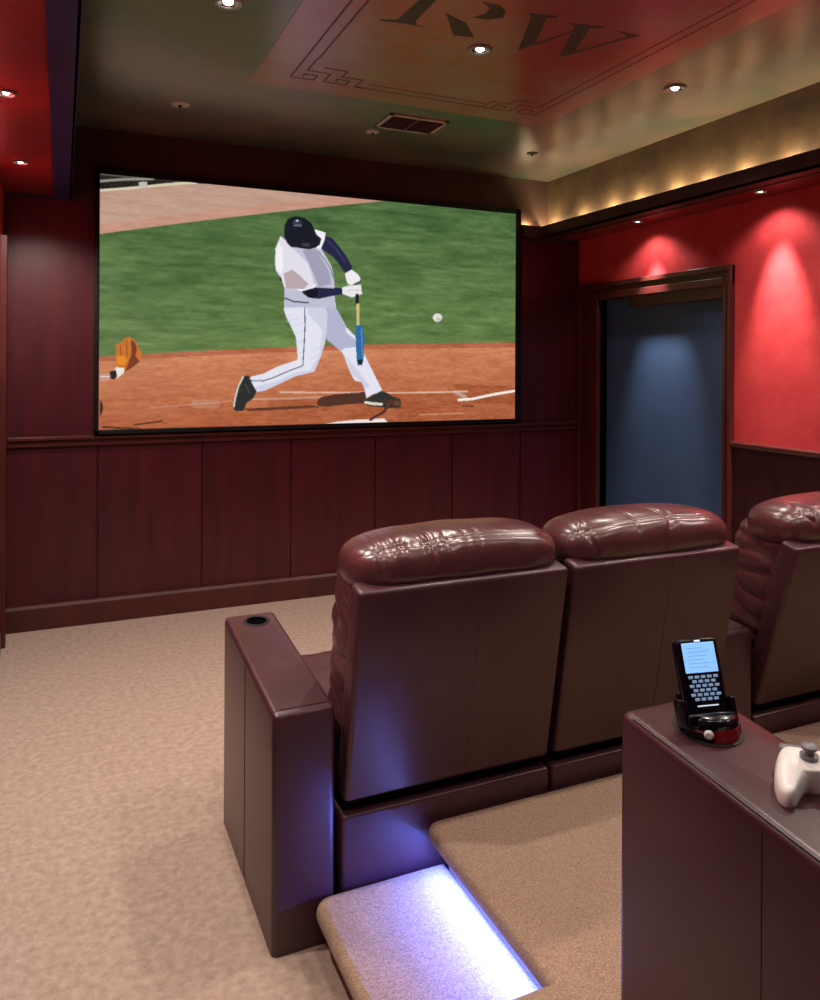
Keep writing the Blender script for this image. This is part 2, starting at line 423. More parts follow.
def arm(parent, x0, x1, y0, y1, z0, zr, zf, hole=None, name='armrest', seam=True):
    """box arm whose top rises from rear (zr) to front (zf), bevelled, with an optional cup hole"""
    t = bmesh.new()
    c = [(x0, y0, z0), (x1, y0, z0), (x1, y1, z0), (x0, y1, z0), (x0, y0, zr), (x1, y0, zr), (x1, y1, zf), (x0, y1, zf)]
    v = [t.verts.new(p) for p in c]
    for f in ((0, 3, 2, 1), (4, 5, 6, 7), (0, 1, 5, 4), (1, 2, 6, 5), (2, 3, 7, 6), (3, 0, 4, 7)): t.faces.new([v[i] for i in f])
    top = [e for e in t.edges if max(e.verts[0].co.z, e.verts[1].co.z) > z0+.1]
    bmesh.ops.bevel(t, geom=top, offset=.017, segments=5, profile=.5, affect='EDGES')
    bm = bmesh.new(); merge(bm, t)
    o = link(name, bm, M['leather'], parent, angle=60)
    if hole:
        hx, hy, hr, hd = hole
        zt = zr+(zf-zr)*(hy-y0)/(y1-y0)
        cb = one(lathe, [(0, -hd), (hr, -hd), (hr, .05), (0, .05)], (hx, hy, zt), 40)
        co = link('cutter', cb, M['black'], parent)
        mod = o.modifiers.new('b', 'BOOLEAN'); mod.operation = 'DIFFERENCE'; mod.object = co; mod.solver = 'EXACT'
        bpy.context.view_layer.update()
        dg = bpy.context.evaluated_depsgraph_get()
        me = bpy.data.meshes.new_from_object(o.evaluated_get(dg), depsgraph=dg)
        o.modifiers.clear(); o.data = me
        bpy.data.objects.remove(co)
        me.shade_smooth(); me.set_sharp_from_angle(angle=math.radians(50))
        cup = bmesh.new()
        tl = Matrix.Rotation(math.atan2(zf-zr, y1-y0), 4, 'X')
        lathe(cup, [(hr-.006, .0015), (hr-.0005, .003), (hr+.004, .0015), (hr+.004, -.002)], (hx, hy, zt), 40, tl)
        lathe(cup, [(hr-.001, -.001), (hr-.003, -hd+.004), (0, -hd+.004)], (hx, hy, zt), 40)
        lathe(cup, [(hr-.001, -.001), (hr-.006, .0015)], (hx, hy, zt), 40, tl)
        tag(link('cup_holder', cup, M['black'], o), 'black plastic cup holder')
    if seam:
        s = bmesh.new(); L = y1-y0; sl = (zf-zr)/L
        e = .0007
        # welts: across the top near the rear, along the outer top edge, down the outer side
        tube(s, [(x0+.006, y0+.022, zr+sl*.022-.004), (x0+.018, y0+.022, zr+sl*.022+e), (x1-.018, y0+.022, zr+sl*.022+e), (x1-.006, y0+.022, zr+sl*.022-.004)], .0013, 6)
        ym = y0+L*.5
        link('stitching', s, M['stitch'], o)
        link('side_seam', one(tube, [(x0-e*.3, ym, z0+.01), (x0-e*.3, ym, zr+sl*L*.5-.02)], .0012, 6), M['stitch'], o)
    return o

def recliner(label, x0, x1, yr, z0, arms, group=None, seed=1.0, zbase=0, lean=.104):
    """x0..x1 seat width, yr rear plane, z0 reference floor height, arms = [(xa,xb,holeparams)]"""
    r = thing('recliner', label, 'recliner', ((x0+x1)/2, yr+.35, zbase), group)
    w = x1-x0; xc = (x0+x1)/2; Z = z0
    # base box behind and below the seat
    bm = bmesh.new()
    box(bm, x0-.006, x1+.006, yr+.002, yr+.62, zbase, Z+.312, bev=.010)
    link('base', bm, M['leather'], r)
    bm = bmesh.new()
    box(bm, x0+.005, x1-.005, yr+.035, yr+.22, Z+.305, Z+.40)  # block added so the gap under the backrest reads as dark shade
    tag(link('recline_gap_shade', bm, M['gap'], r), 'black block giving the shade of the gap below the backrest')
    # backrest: flat rear shell that leans back, soft cushion in front
    bm = bmesh.new()
    tilt = math.atan2(lean, .585)
    R = Matrix.Translation((0, yr, Z+.345)) @ Matrix.Rotation(tilt, 4, 'X') @ Matrix.Translation((0, -yr, -Z-.345))
    t = bmesh.new(); box(t, x0, x1, yr, yr+.07, Z+.345, Z+.935, bev=.014, seg=4)
    merge(bm, t, R)
    b = link('backrest', bm, M['leather'], r)
    s = bmesh.new(); t = bmesh.new()
    xs = x0+w*.56
    tube(t, [(xs, yr-.0003, Z+.36), (xs, yr-.0003, Z+.92)], .0008, 6); merge(s, t, R)
    link('seam', s, M['leather'], b)
    bm = bmesh.new()
    dd = wrinkle(.010, 5, 5, 14, seed)
    rbox(bm, (xc+.006, yr+.165-lean*.5, Z+.655), (w/2-.016, .115, .30), .05, (36, 20, 60), .010, dd, Matrix.Rotation(tilt*.9, 4, 'X'))
    link('back_cushion', bm, M['leather_soft'], r, angle=180)
    bm = bmesh.new()
    pillow(bm, xc+.006, yr+.135-lean*.95, Z+.968, w/2-.001, .128, .084, seed*7.7)
    hp = link('headrest', bm, M['leather_soft'], r, angle=180)
    # seat cushion and leg rest
    bm = bmesh.new()
    rbox(bm, (xc, yr+.50, Z+.385), (w/2-.006, .30, .068), .03, (24, 24, 8), .012, wrinkle(.004, 7, 7, 7, seed+5))
    link('seat', bm, M['leather'], r, angle=180)
    bm = bmesh.new()
    box(bm, x0+.004, x1-.004, yr+.625, yr+.70, zbase+.06, Z+.34, bev=.02, seg=4)
    link('leg_rest', bm, M['leather'], r)
    for (xa, xb, hole) in arms:
        arm(r, xa, xb, yr-.002, yr+.655, zbase, Z+.612, Z+.668, hole)
    return r
YR = 1.93
recliner('brown leather recliner nearest the aisle, with an empty cup holder in its left arm', .680, 1.314, YR, 0, [(.489, .655, (.580, 2.512, .038, .07))], seed=1.3)
recliner('middle brown leather recliner of the front row, directly behind the lit remote control', 1.336, 1.972, YR, 0, [(1.985, 2.135, (2.06, 2.512, .038, .07))], seed=4.1)
recliner('brown leather recliner at the right end of the front row, cut by the picture edge', 2.150, 2.79, YR, 0, [(2.803, 2.96, (2.88, 2.512, .038, .07))], seed=8.6, lean=.165)
# the rear-row recliner whose long arm carries the remote and the game controller
PF = .255
r4 = thing('recliner', 'near brown leather recliner on the platform, whose wide arm holds the remote dock', 'recliner', (1.25, .7, PF))
CZ0, CZ1 = .838, .905
CXC, CYC = .984, .982
arm(r4, .881, 1.088, .34, 1.083, PF, CZ0, CZ1, (CXC, CYC, .052, .06), seam=False)
def conz(y): return CZ0+(CZ1-CZ0)*(y-.34)/(1.083-.34)
s = bmesh.new()
tube(s, [(.8862, .37, conz(.37)-.0022), (.8862, 1.05, conz(1.05)-.0022)], .0012, 6)
link('stitching', s, M['stitch'], r4)
link('side_seam', one(tube, [(.8810, .78, PF+.01), (.8810, .78, conz(.78)-.02)], .0009, 6), M['stitch'], r4)
bm = bmesh.new(); rbox(bm, (1.40, .72, PF+.385), (.30, .36, .068), .03, (24, 24, 8), .012, wrinkle(.004, 7, 7, 7, 31)); link('seat', bm, M['leather_soft'], r4, angle=180)
bm = bmesh.new(); box(bm, 1.095, 1.71, .36, 1.02, PF, PF+.33, bev=.01); link('base', bm, M['leather'], r4)
bm = bmesh.new(); box(bm, 1.095, 1.71, .28, .355, PF+.345, PF+.93, bev=.014, seg=4); link('backrest', bm, M['leather'], r4)
bm = bmesh.new(); rbox(bm, (1.402, .44, PF+.66), (.30, .09, .28), .05, (30, 14, 40), .012, wrinkle(.010, 5, 5, 14, 12)); link('back_cushion', bm, M['leather_soft'], r4, angle=180)
bm = bmesh.new(); pillow(bm, 1.402, .36, PF+.975, .31, .11, .08, 55); link('headrest', bm, M['leather_soft'], r4, angle=180)
arm(r4, 1.72, 1.92, .34, 1.083, PF, CZ0, CZ1, None)

# ------------------------------------------------------------------ remote control in its charging dock
zt = conz(CYC)
dk = thing('remote_dock', 'round black and red charging dock with a white button, set in the cup holder', 'charging dock', (CXC, CYC, zt-.05))
bm = bmesh.new()
lathe(bm, [(0, -.052), (.044, -.052), (.047, -.03), (.0485, .0), (.0485, .022), (.046, .030), (.040, .034), (0, .034)], (CXC, CYC, zt), 40)
link('base', bm, M['remote'], dk)
# red quarter wrap on the front right and thin silver band
def arcband(bm, a0, a1, r, z0, z1, th=.0015, n=20):
    t = bmesh.new(); P = []
    for i in range(n+1):
        a = math.radians(a0+(a1-a0)*i/n); c, s_ = math.cos(a), math.sin(a)
        P.append([t.verts.new((CXC+q*c, CYC+q*s_, zt+z)) for q, z in ((r, z0), (r+th, z0), (r+th, z1), (r, z1))])
    for A, B in zip(P, P[1:]):
        for k in range(4): t.faces.new((A[k], A[(k+1) % 4], B[(k+1) % 4], B[k]))
    t.faces.new(P[0]); t.faces.new(P[-1][::-1])
    bmesh.ops.recalc_face_normals(t, faces=t.faces)
    merge(bm, t)
VA = math.degrees(math.atan2(-CYC, -CXC))      # direction from the dock towards the viewer's side
tag(link('red_panel', one(arcband, VA+12, VA+78, .0485, -.012, .018), M['remred'], dk), 'red glossy panel')
tag(link('silver_band', one(arcband, VA-85, VA, .0487, .012, .0155), M['chrome'], dk), 'thin silver band')
a = math.radians(VA+2)
bm = bmesh.new()
rb = Matrix.Rotation(a, 4, 'Z') @ Matrix.Rotation(PI/2, 4, 'Y')
lathe(bm, [(0, .004), (.005, .0035), (.0078, 0), (.0078, -.003), (0, -.003)], (CXC+.0495*math.cos(a), CYC+.0495*math.sin(a), zt+.011), 24, rb)
tag(link('button', bm, M['padwhite'], dk), 'round white button')
bm = bmesh.new()
tube(bm, [(CXC+.050*math.cos(math.radians(VA+t_)), CYC+.050*math.sin(math.radians(VA+t_)), zt+z) for t_, z in ((92, -.008), (96, .006), (104, .012), (112, .004), (116, -.01))], .0025, 8)
tag(link('chrome_clip', bm, M['chrome'], dk), 'small chrome clip')
# cradle cheeks holding the remote
tl = math.radians(20)
ROT = Matrix.Translation((CXC-.010, CYC-.008, zt+.024)) @ Matrix.Rotation(math.radians(-12), 4, 'Z') @ Matrix.Rotation(-tl, 4, 'X')
bm = bmesh.new()
for sx in (-1, 1):
    t = bmesh.new(); box(t, sx*.0435-.0042, sx*.0435+.0042, -.018, .018, -.012, .030, bev=.004); merge(bm, t, ROT)
t = bmesh.new(); box(t, -.044, .044, -.020, .020, -.016, .008, bev=.005); merge(bm, t, ROT)
t = bmesh.new(); box(t, -.040, .040, .012, .020, -.01, .04, bev=.003); merge(bm, t, ROT)
link('cradle', bm, M['remote'], dk)
RB = ROT @ Matrix.Translation((0, 0, .001))
rp = RB @ Vector((0, 0, 0))
rm = thing('remote_control', 'black touchscreen remote control with a glowing pale blue screen, upright in its dock', 'remote control', tuple(rp))
bm = bmesh.new(); t = bmesh.new()
box(t, -.0385, .0385, -.010, .010, 0, .122, bev=.006, seg=4); merge(bm, t, RB)
link('body', bm, M['remote'], rm)
bm = bmesh.new(); t = bmesh.new()
box(t, -.0300, .0300, -.0112, -.0098, .068, .115, bev=.0006, seg=1); merge(bm, t, RB)
M['lcd'] = emis('pale_blue_screen', (132, 186, 250), 1.0)
scr = tag(link('screen', bm, M['lcd'], rm, smooth=False), 'glowing pale blue screen')
M['lcdline'] = emis('screen_text_rows', (96, 146, 226), .8)
bm = bmesh.new()
for k in range(6):
    t = bmesh.new(); box(t, -.022, .012+.006*math.sin(k*2.1), -.0115, -.0111, .076+k*.006, .0768+k*.006); merge(bm, t, RB)
link('screen_text', bm, M['lcdline'], scr, smooth=False)
bm = bmesh.new(); t = bmesh.new(); box(t, -.005, .005, -.0112, -.0098, .1165, .1190); merge(bm, t, RB)
tag(link('sensor', bm, emis('white_indicator', (230, 240, 255), 1), rm), 'small white indicator')
spots = []
for rI in range(6):
    zz = .0615-rI*.0068
    n_ = (5, 4, 5, 4, 5, 4)[rI]
    for q in range(n_): spots.append(((q-(n_-1)/2)*.0115, zz))
for x_, zz in spots:
    bm = bmesh.new(); t = bmesh.new(); box(t, x_-.0042, x_+.0042, -.0116, -.0098, zz-.0023, zz+.0023, bev=.0008, seg=1); merge(bm, t, RB)
    link('key', bm, M['button'], rm)
bm = bmesh.new(); t = bmesh.new(); box(t, -.019, .019, -.0113, -.0098, .0165, .0182); merge(bm, t, RB)
tag(link('light_bar', bm, emis('pale_light_bar', (215, 225, 245), .8), rm), 'thin pale bar')

# ------------------------------------------------------------------ game controller
gy = .790; gx = 1.030
GZ = conz(gy)
gc = thing('game_controller', 'white wireless game controller lying on the near leather arm', 'game controller', (gx, gy, GZ))
GR = Matrix.Translation((gx, gy, GZ)) @ Matrix.Rotation(math.radians(-42), 4, 'Z') @ Matrix.Rotation(math.atan2(CZ1-CZ0, 1.083-.34), 4, 'X')
def gshape():
    """closed outline of half pad swept into a lofted shell via a dense height field"""
    t = bmesh.new(); N = 72
    out = []
    # outline points (x,y) right half, going front (triggers) to grip
    half = [(0, .038), (.022, .039), (.045, .041), (.060, .036), (.070, .018), (.077, -.010), (.080, -.038), (.077, -.060), (.067, -.069), (.056, -.062), (.046, -.042), (.034, -.024), (.018, -.019), (0, -.018)]
    pts = half + [(-x, y) for x, y in half[-2:0:-1]]
    # smooth closed Catmull-Rom
    n = len(pts); cur = []
    for i in range(n):
        p0, p1, p2, p3 = [Vector(pts[(i+k) % n]) for k in (-1, 0, 1, 2)]
        for s in range(4):
            u = s/4
            cur.append(.5*((2*p1)+(p2-p0)*u+(2*p0-5*p1+4*p2-p3)*u*u+(3*p1-p0-3*p2+p3)*u**3))
    layers = [(.0, .60, 0), (.002, .86, .0), (.008, .97, .0), (.018, 1, .0), (.028, .97, .0), (.036, .88, .0), (.041, .72, .0), (.044, .45, .0)]
    def cen(p):   # medial target for shrinking: body bar centre or grip axis
        ax = max(-.055, min(.055, p.x))
        if p.y < -.01: ax = math.copysign(.064, p.x) if abs(p.x) > .03 else ax
        return Vector((ax*.92, max(-.048, min(.015, p.y*.8))))
    rings = []
    for z, k, _ in layers:
        ring = []
        for p in cur:
            c = cen(p); q = c+(p-c)*k
            zz = z
            g = max(0, min(1, (-p.y-.0)/.06)); zz = z*(1-.30*g) + .0
            ring.append(t.verts.new((q.x, q.y, zz)))
        rings.append(ring)
    m = len(cur)
    for A, B in zip(rings, rings[1:]):
        for k in range(m): t.faces.new((A[k], A[(k+1) % m], B[(k+1) % m], B[k]))
    for R_ in (rings[0], rings[-1]):
        f = t.faces.new(R_); bmesh.ops.triangulate(t, faces=[f])
    bmesh.ops.recalc_face_normals(t, faces=t.faces)
    return t
bm = bmesh.new(); merge(bm, gshape(), GR)
body = link('body', bm, M['padwhite'], gc, angle=70)
md = body.modifiers.new('s', 'SUBSURF'); md.levels = 1; md.render_levels = 2
for sx in (-1, 1):
    bm = bmesh.new(); t = bmesh.new(); rbox(t, (sx*.046, .040, .030), (.019, .009, .008), .006, (10, 8, 8)); merge(bm, t, GR)
    tag(link('shoulder_button', bm, M['padgrey'], gc, angle=180), 'grey shoulder button')
for (x_, y_) in ((-.028, .008), (.022, -.012)):
    bm = bmesh.new(); lathe(bm, [(.013, .040), (.013, .046), (.006, .047), (.006, .053), (.011, .056), (.011, .060), (.008, .0585), (0, .058)], (0, 0, 0), 24)
    bmesh.ops.transform(bm, matrix=GR @ Matrix.Translation((x_, y_, 0)), verts=bm.verts)
    tag(link('thumbstick', bm, M['padgrey'], gc), 'grey thumbstick')
for k, (dx, dy) in enumerate(((0, .010), (0, -.010), (.010, 0), (-.010, 0))):
    bm = bmesh.new(); lathe(bm, [(.0045, .042), (.0045, .047), (.003, .0485), (0, .049)], (0, 0, 0), 16)
    bmesh.ops.transform(bm, matrix=GR @ Matrix.Translation((.048+dx, .012+dy, 0)), verts=bm.verts)
    link('face_button', bm, mat('face_button_colour', ((200, 180, 40), (60, 160, 60), (190, 40, 40), (50, 80, 180))[k], .3), gc)

# ------------------------------------------------------------------ projection screen with the baseball picture
sc = thing('projection_screen', 'wide wall-mounted screen in a black frame showing a baseball batter', 'screen', (1.6, YF, 1.08))
X0, X1, Z0, Z1 = .166, 3.008, 1.084, 2.612
fw = .026
bm = bmesh.new()
box(bm, X0, X1, 4.795, YF-.002, Z0, Z0+fw, bev=.003); box(bm, X0, X1, 4.795, YF-.002, Z1-fw-.008, Z1, bev=.003)
box(bm, X0, X0+fw, 4.795, YF-.002, Z0, Z1, bev=.003); box(bm, X1-fw-.014, X1, 4.795, YF-.002, Z0, Z1, bev=.003)
box(bm, X0+.01, X1-.01, 4.815, YF-.004, Z0+.01, Z1-.01)
link('frame', bm, M['frame'], sc)
PX0, PX1, PZ0, PZ1 = X0+fw-.003, X1-fw-.011, Z0+fw-.003, Z1-fw-.005
NXP, NZP, YP = 460, 246, 4.806

class Paint:
    """small rasteriser: shapes traced in one flat frame, sampled on the screen plane"""
    def __init__(s, SS=2):
        s.w, s.h = NXP*SS, NZP*SS
        gx_, gz_ = np.meshgrid(PX0+(np.arange(s.w)+.5)/s.w*(PX1-PX0), PZ0+(np.arange(s.h)+.5)/s.h*(PZ1-PZ0))
        d = np.stack([gx_, np.full_like(gx_, YP), gz_-EYE], -1)
        r_, u_, f_ = [np.array(v) for v in (rr, uu, f0)]
        zc = d@f_
        s.u = CX+FPX*(d@r_)/zc; s.v = CY-FPX*(d@u_)/zc
        s.im = np.zeros((s.h, s.w, 3)); s.rng = np.random.default_rng(5)
        s.X = gx_; s.Z = gz_
    def noise(s, sx, sz, oct=3):
        tot = 0; amp = 1; n = 0
        for o in range(oct):
            nx, nz = int((PX1-PX0)*sx*2**o)+3, int((PZ1-PZ0)*sz*2**o)+3
            g = s.rng.random((nz, nx))
            a = (s.X-PX0)/(PX1-PX0)*(nx-2); b = (s.Z-PZ0)/(PZ1-PZ0)*(nz-2)
            i = a.astype(int); j = b.astype(int); fa = a-i; fb = b-j; fa = fa*fa*(3-2*fa); fb = fb*fb*(3-2*fb)
            tot = tot+amp*((g[j, i]*(1-fa)+g[j, i+1]*fa)*(1-fb)+(g[j+1, i]*(1-fa)+g[j+1, i+1]*fa)*fb); n += amp; amp *= .6
        return tot/n-.5
    def inside(s, P):
        m = np.zeros(s.u.shape, bool); n = len(P)
        for i in range(n):
            (x1, y1), (x2, y2) = P[i], P[(i+1) % n]
            if y1 == y2: continue
            c = (y1 > s.v) != (y2 > s.v)
            m ^= c & (s.u < (x2-x1)*(s.v-y1)/(y2-y1)+x1)
        return m
    def fill(s, m, c, nz=None, k=0):
        c = np.array(c, float)
        s.im[m] = c if nz is None else c+nz[m][:, None]*k
    def poly(s, P, c, nz=None, k=0): s.fill(s.inside(P), c, nz, k)
    def line(s, P, w, c, a=1):
        m = np.zeros(s.u.shape, bool)
        for (x1, y1), (x2, y2) in zip(P, P[1:]):
            dx, dy = x2-x1, y2-y1; L = dx*dx+dy*dy+1e-9
            t = np.clip(((s.u-x1)*dx+(s.v-y1)*dy)/L, 0, 1)
            m |= (s.u-x1-t*dx)**2+(s.v-y1-t*dy)**2 < (w/2)**2
        s.im[m] = s.im[m]*(1-a)+np.array(c, float)*a
    def ell(s, cx, cy, a, b, c, ang=0):
        ca, sa = math.cos(ang), math.sin(ang)
        dx, dy = s.u-cx, s.v-cy
        s.im[((dx*ca+dy*sa)/a)**2+((-dx*sa+dy*ca)/b)**2 < 1] = c
def Q(ox, oy, k, *p): return [(ox+a/k, oy+b/k) for a, b in p]
def A_(*p): return Q(220, 190, 4.1, *p)          # batter overview
def B_(*p): return Q(260, 205, 6.833, *p)        # upper body
def C_(*p): return Q(230, 290, 4.5556, *p)       # legs
def D_(*p): return Q(400, 330, 6.833, *p)        # right of home plate
def E_(*p): return Q(95, 160, 6.833, *p)         # top left corner
def F_(*p): return Q(95, 300, 7.14, *p)          # glove
p = Paint()
n1 = p.noise(6, 40); n2 = p.noise(30, 120, 2); n3 = p.noise(3, 9)
p.im[:] = (86, 122, 66)
hh = np.clip((p.v-215)/135, 0, 1)[..., None]
p.im[:] = np.array((76, 106, 62))*(1-hh)+np.array((98, 124, 70))*hh
p.im += n1[..., None]*np.array((44, 44, 34))+n2[..., None]*18+n3[..., None]*np.array((26, 26, 16))
wt = lambda x: 234-(x-100)*.115+.00008*(x-100)*(x-400)            # top dirt / grass edge
top = p.v < wt(p.u)
p.fill(top, (190, 154, 136)); p.im[top] += (n1[top]*22+n2[top]*14)[:, None]
m = top & (p.v > wt(p.u)-9); p.im[m] += np.array((6, -6, -8))
ed = 356.5-(p.u-100)*.034+np.sin((p.u-100)/415*PI)*-3.0
dirt = p.v > ed
g = np.clip((p.v-ed)/75, 0, 1)
dc = np.array((204, 132, 94))*(1-g[..., None])+np.array((172, 92, 56))*g[..., None]
p.im[dirt] = dc[dirt]
m = dirt & (p.v < ed+5); p.im[m] = (176, 100, 70)
p.im[dirt] += (n1[dirt]*26+n2[dirt]*30+n3[dirt]*16)[:, None]*np.array((1, .9, .8))
p.poly(D_((370, 370), (790, 385), (790, 640), (-900, 640), (-900, 470), (0, 430), (380, 430)), (168, 92, 58), n2+n1, 34)
# dark stand, fence and rail at the top left
p.poly(E_((20, 60), (820, 60), (820, 162), (640, 160), (560, 150), (380, 185), (30, 200)), (34, 36, 32), n2, 40)
p.line(E_((30, 95), (300, 118)), 1.6, (92, 96, 90)); p.line(E_((20, 145), (200, 132), (400, 128)), 2.4, (150, 146, 132))
p.line(E_((30, 208), (200, 196), (330, 184), (480, 168), (640, 156), (690, 158)), 2.4, (216, 206, 180)); p.poly(E_((300, 150), (355, 150), (355, 190), (300, 190)), (196, 190, 176))
# chalk
p.line(D_((-820, 425), (0, 430), (250, 425), (460, 420)), 1.6, (226, 196, 180), .8); p.line(D_((380, 425), (440, 455), (455, 480)), 3.5, (208, 190, 184), .6)
p.line(D_((400, 478), (500, 470), (640, 440), (790, 415)), 2.4, (246, 236, 228)); p.line(D_((430, 520), (500, 520)), 2, (110, 60, 50)); p.line(D_((130, 580), (430, 568)), 1.2, (214, 160, 132), .7)
p.line(C_((100, 497), (250, 495), (420, 488)), 2.2, (214, 176, 158), .6)
p.line([(150, 408), (232, 401)], 1.4, (204, 166, 150), .5); p.line([(196, 404), (216, 404)], 9, (206, 170, 156), .3)
p.poly(A_((405, 965), (480, 950), (560, 942), (672, 936), (700, 965), (690, 990), (405, 990)), (236, 226, 222))
# shadows lying on the dirt in the picture
p.poly(C_((60, 540), (380, 525), (410, 535), (240, 545), (90, 552)), (92, 50, 36)); p.poly(C_((395, 510), (415, 488), (470, 476), (560, 468), (620, 465), (620, 515), (520, 522), (440, 532), (400, 528)), (78, 48, 38))
p.line(C_((640, 590), (700, 555), (720, 530)), 3, (90, 46, 34)); p.line([(103, 427), (140, 429)], 2, (80, 42, 30)); p.line([(134, 425), (162, 421)], 1.8, (84, 44, 30))
# fielder's glove at the left edge
p.poly(F_((150, 320), (190, 300), (215, 270), (245, 262), (270, 280), (300, 310), (310, 345), (335, 370), (335, 405), (310, 450), (270, 480), (215, 515), (190, 490), (150, 470)), (196, 112, 38))
p.poly(F_((255, 285), (285, 300), (300, 345), (290, 400), (320, 440), (270, 480), (215, 512), (240, 440), (262, 380)), (120, 52, 28)); p.poly(F_((155, 400), (200, 395), (225, 420), (215, 460), (160, 465)), (226, 136, 30))
p.line(F_((225, 290), (230, 400)), 1.2, (150, 78, 30)); p.line(F_((180, 330), (185, 400)), 1.2, (150, 82, 34))
p.poly(F_((150, 480), (210, 485), (205, 520), (160, 560), (130, 520)), (232, 226, 220)); p.poly(F_((105, 510), (150, 500), (160, 545), (135, 570), (108, 560)), (24, 24, 26))
p.poly(F_((38, 525), (105, 525), (110, 570), (38, 580)), (198, 148, 132)); p.line(F_((38, 545), (100, 548)), 1.2, (232, 214, 206)); p.poly(F_((36, 715), (50, 730), (58, 770), (50, 815), (36, 825)), (20, 20, 24))
# trailing (rear) leg, front leg, hips
W, W2, W3 = (226, 226, 240), (178, 180, 206), (206, 208, 226)
p.poly(C_((430, 45), (470, 60), (500, 110), (530, 170), (570, 210), (600, 270), (630, 330), (665, 400), (695, 460), (650, 475), (622, 492), (612, 450), (600, 420), (568, 412), (545, 370), (520, 300), (505, 275), (470, 245), (440, 220), (415, 110)), W)
p.poly(C_((430, 45), (470, 60), (500, 110), (525, 165), (530, 195), (570, 225), (575, 260), (520, 265), (505, 280), (465, 245), (440, 225), (400, 110)), W2)
p.poly(C_((545, 370), (575, 400), (600, 420), (612, 450), (640, 440), (600, 390), (560, 340), (530, 300)), W3)
p.poly(C_((248, 48), (420, 40), (445, 110), (440, 180), (432, 240), (415, 300), (385, 370), (345, 372), (300, 385), (230, 420), (160, 455), (118, 465), (90, 420), (95, 395), (150, 382), (220, 348), (308, 318), (306, 270), (300, 215), (280, 170), (255, 120), (246, 90)), W)
p.poly(C_((350, 60), (425, 42), (445, 110), (438, 190), (425, 190), (395, 150), (355, 110)), W3); p.poly(C_((420, 190), (442, 180), (432, 245), (412, 305), (385, 370), (360, 372), (405, 300)), W3)
p.poly(C_((118, 440), (200, 420), (300, 375), (345, 368), (385, 372), (300, 392), (230, 425), (160, 458), (118, 466)), W3)
for q in (((255, 120), (300, 110)), ((262, 140), (315, 128)), ((285, 165), (330, 150)), ((300, 195), (350, 180)), ((308, 240), (350, 225)), ((308, 290), (345, 280)), ((250, 88), (290, 75)), ((370, 280), (405, 262)), ((360, 320), (400, 300)), ((130, 400), (160, 430))): p.line(C_(*q), .9, W3)
p.line(C_((340, 55), (342, 160), (338, 250), (332, 345)), 1.1, (70, 72, 88)); p.line(C_((332, 345), (260, 372), (190, 402), (150, 414), (92, 412)), 1.1, (70, 72, 88))
# shoes
p.poly(C_((62, 392), (85, 388), (98, 420), (122, 462), (105, 495), (75, 515), (62, 550), (25, 552), (15, 540), (25, 480), (40, 430)), (34, 42, 42)); p.line(C_((60, 395), (38, 440), (22, 500), (18, 530)), 1.5, (206, 206, 196)); p.line(C_((70, 430), (90, 470)), 1, (70, 80, 78))
p.poly(C_((622, 495), (650, 480), (690, 458), (720, 470), (740, 485), (775, 495), (782, 520), (760, 540), (700, 535), (625, 528), (615, 510)), (44, 50, 44)); p.line(C_((618, 512), (650, 518), (690, 520)), 2.6, (222, 214, 200)); p.poly(C_((700, 495), (780, 500), (780, 535), (720, 540)), (84, 56, 44), n2, 60)
# torso
p.poly(B_((140, 210), (200, 260), (240, 290), (300, 300), (380, 290), (420, 300), (450, 350), (490, 420), (505, 500), (510, 560), (500, 620), (520, 683), (520, 700), (170, 700), (165, 560), (145, 500), (110, 450), (102, 390), (108, 300)), (196, 194, 212))
p.poly(B_((140, 210), (190, 270), (250, 320), (330, 400), (370, 540), (340, 585), (270, 580), (165, 560), (145, 500), (110, 450), (102, 390), (108, 300)), (226, 222, 232))
p.poly(B_((160, 470), (220, 440), (270, 480), (330, 540), (300, 575), (180, 570)), (184, 166, 172)); p.poly(B_((105, 300), (125, 250), (150, 300), (160, 400), (150, 470), (110, 440)), (240, 240, 246))
p.poly(B_((290, 310), (380, 300), (430, 380), (470, 450), (490, 540), (400, 560), (370, 480), (330, 390)), (160, 158, 182)); p.line(B_((395, 315), (440, 370), (480, 430), (500, 500)), .9, (100, 100, 124)); p.poly(B_((370, 165), (420, 180), (448, 190), (440, 240), (415, 300), (385, 295), (400, 230)), (240, 240, 244))
p.line(B_((265, 578), (320, 582), (365, 560), (375, 545)), 1.8, (246, 244, 246)); p.poly(B_((170, 600), (300, 600), (350, 640), (510, 620), (520, 700), (170, 700)), (190, 190, 210)); p.line(B_((172, 636), (230, 660), (330, 668)), 1.4, (52, 54, 70)); p.ell(*B_((141, 507))[0], 1, 2.2, (24, 26, 40))
# arms
NV = (36, 38, 70)
p.poly(B_((450, 210), (490, 225), (540, 280), (590, 350), (630, 420), (622, 450), (575, 462), (545, 410), (500, 355), (450, 320), (418, 295), (440, 245)), NV); p.line(B_((460, 240), (520, 300), (580, 390)), 1.5, (58, 60, 98))
p.poly(B_((285, 590), (380, 562), (470, 568), (562, 565), (562, 610), (480, 625), (400, 642), (340, 635), (300, 612)), NV); p.poly(B_((285, 590), (350, 570), (400, 575), (390, 640), (330, 632)), (20, 20, 34))
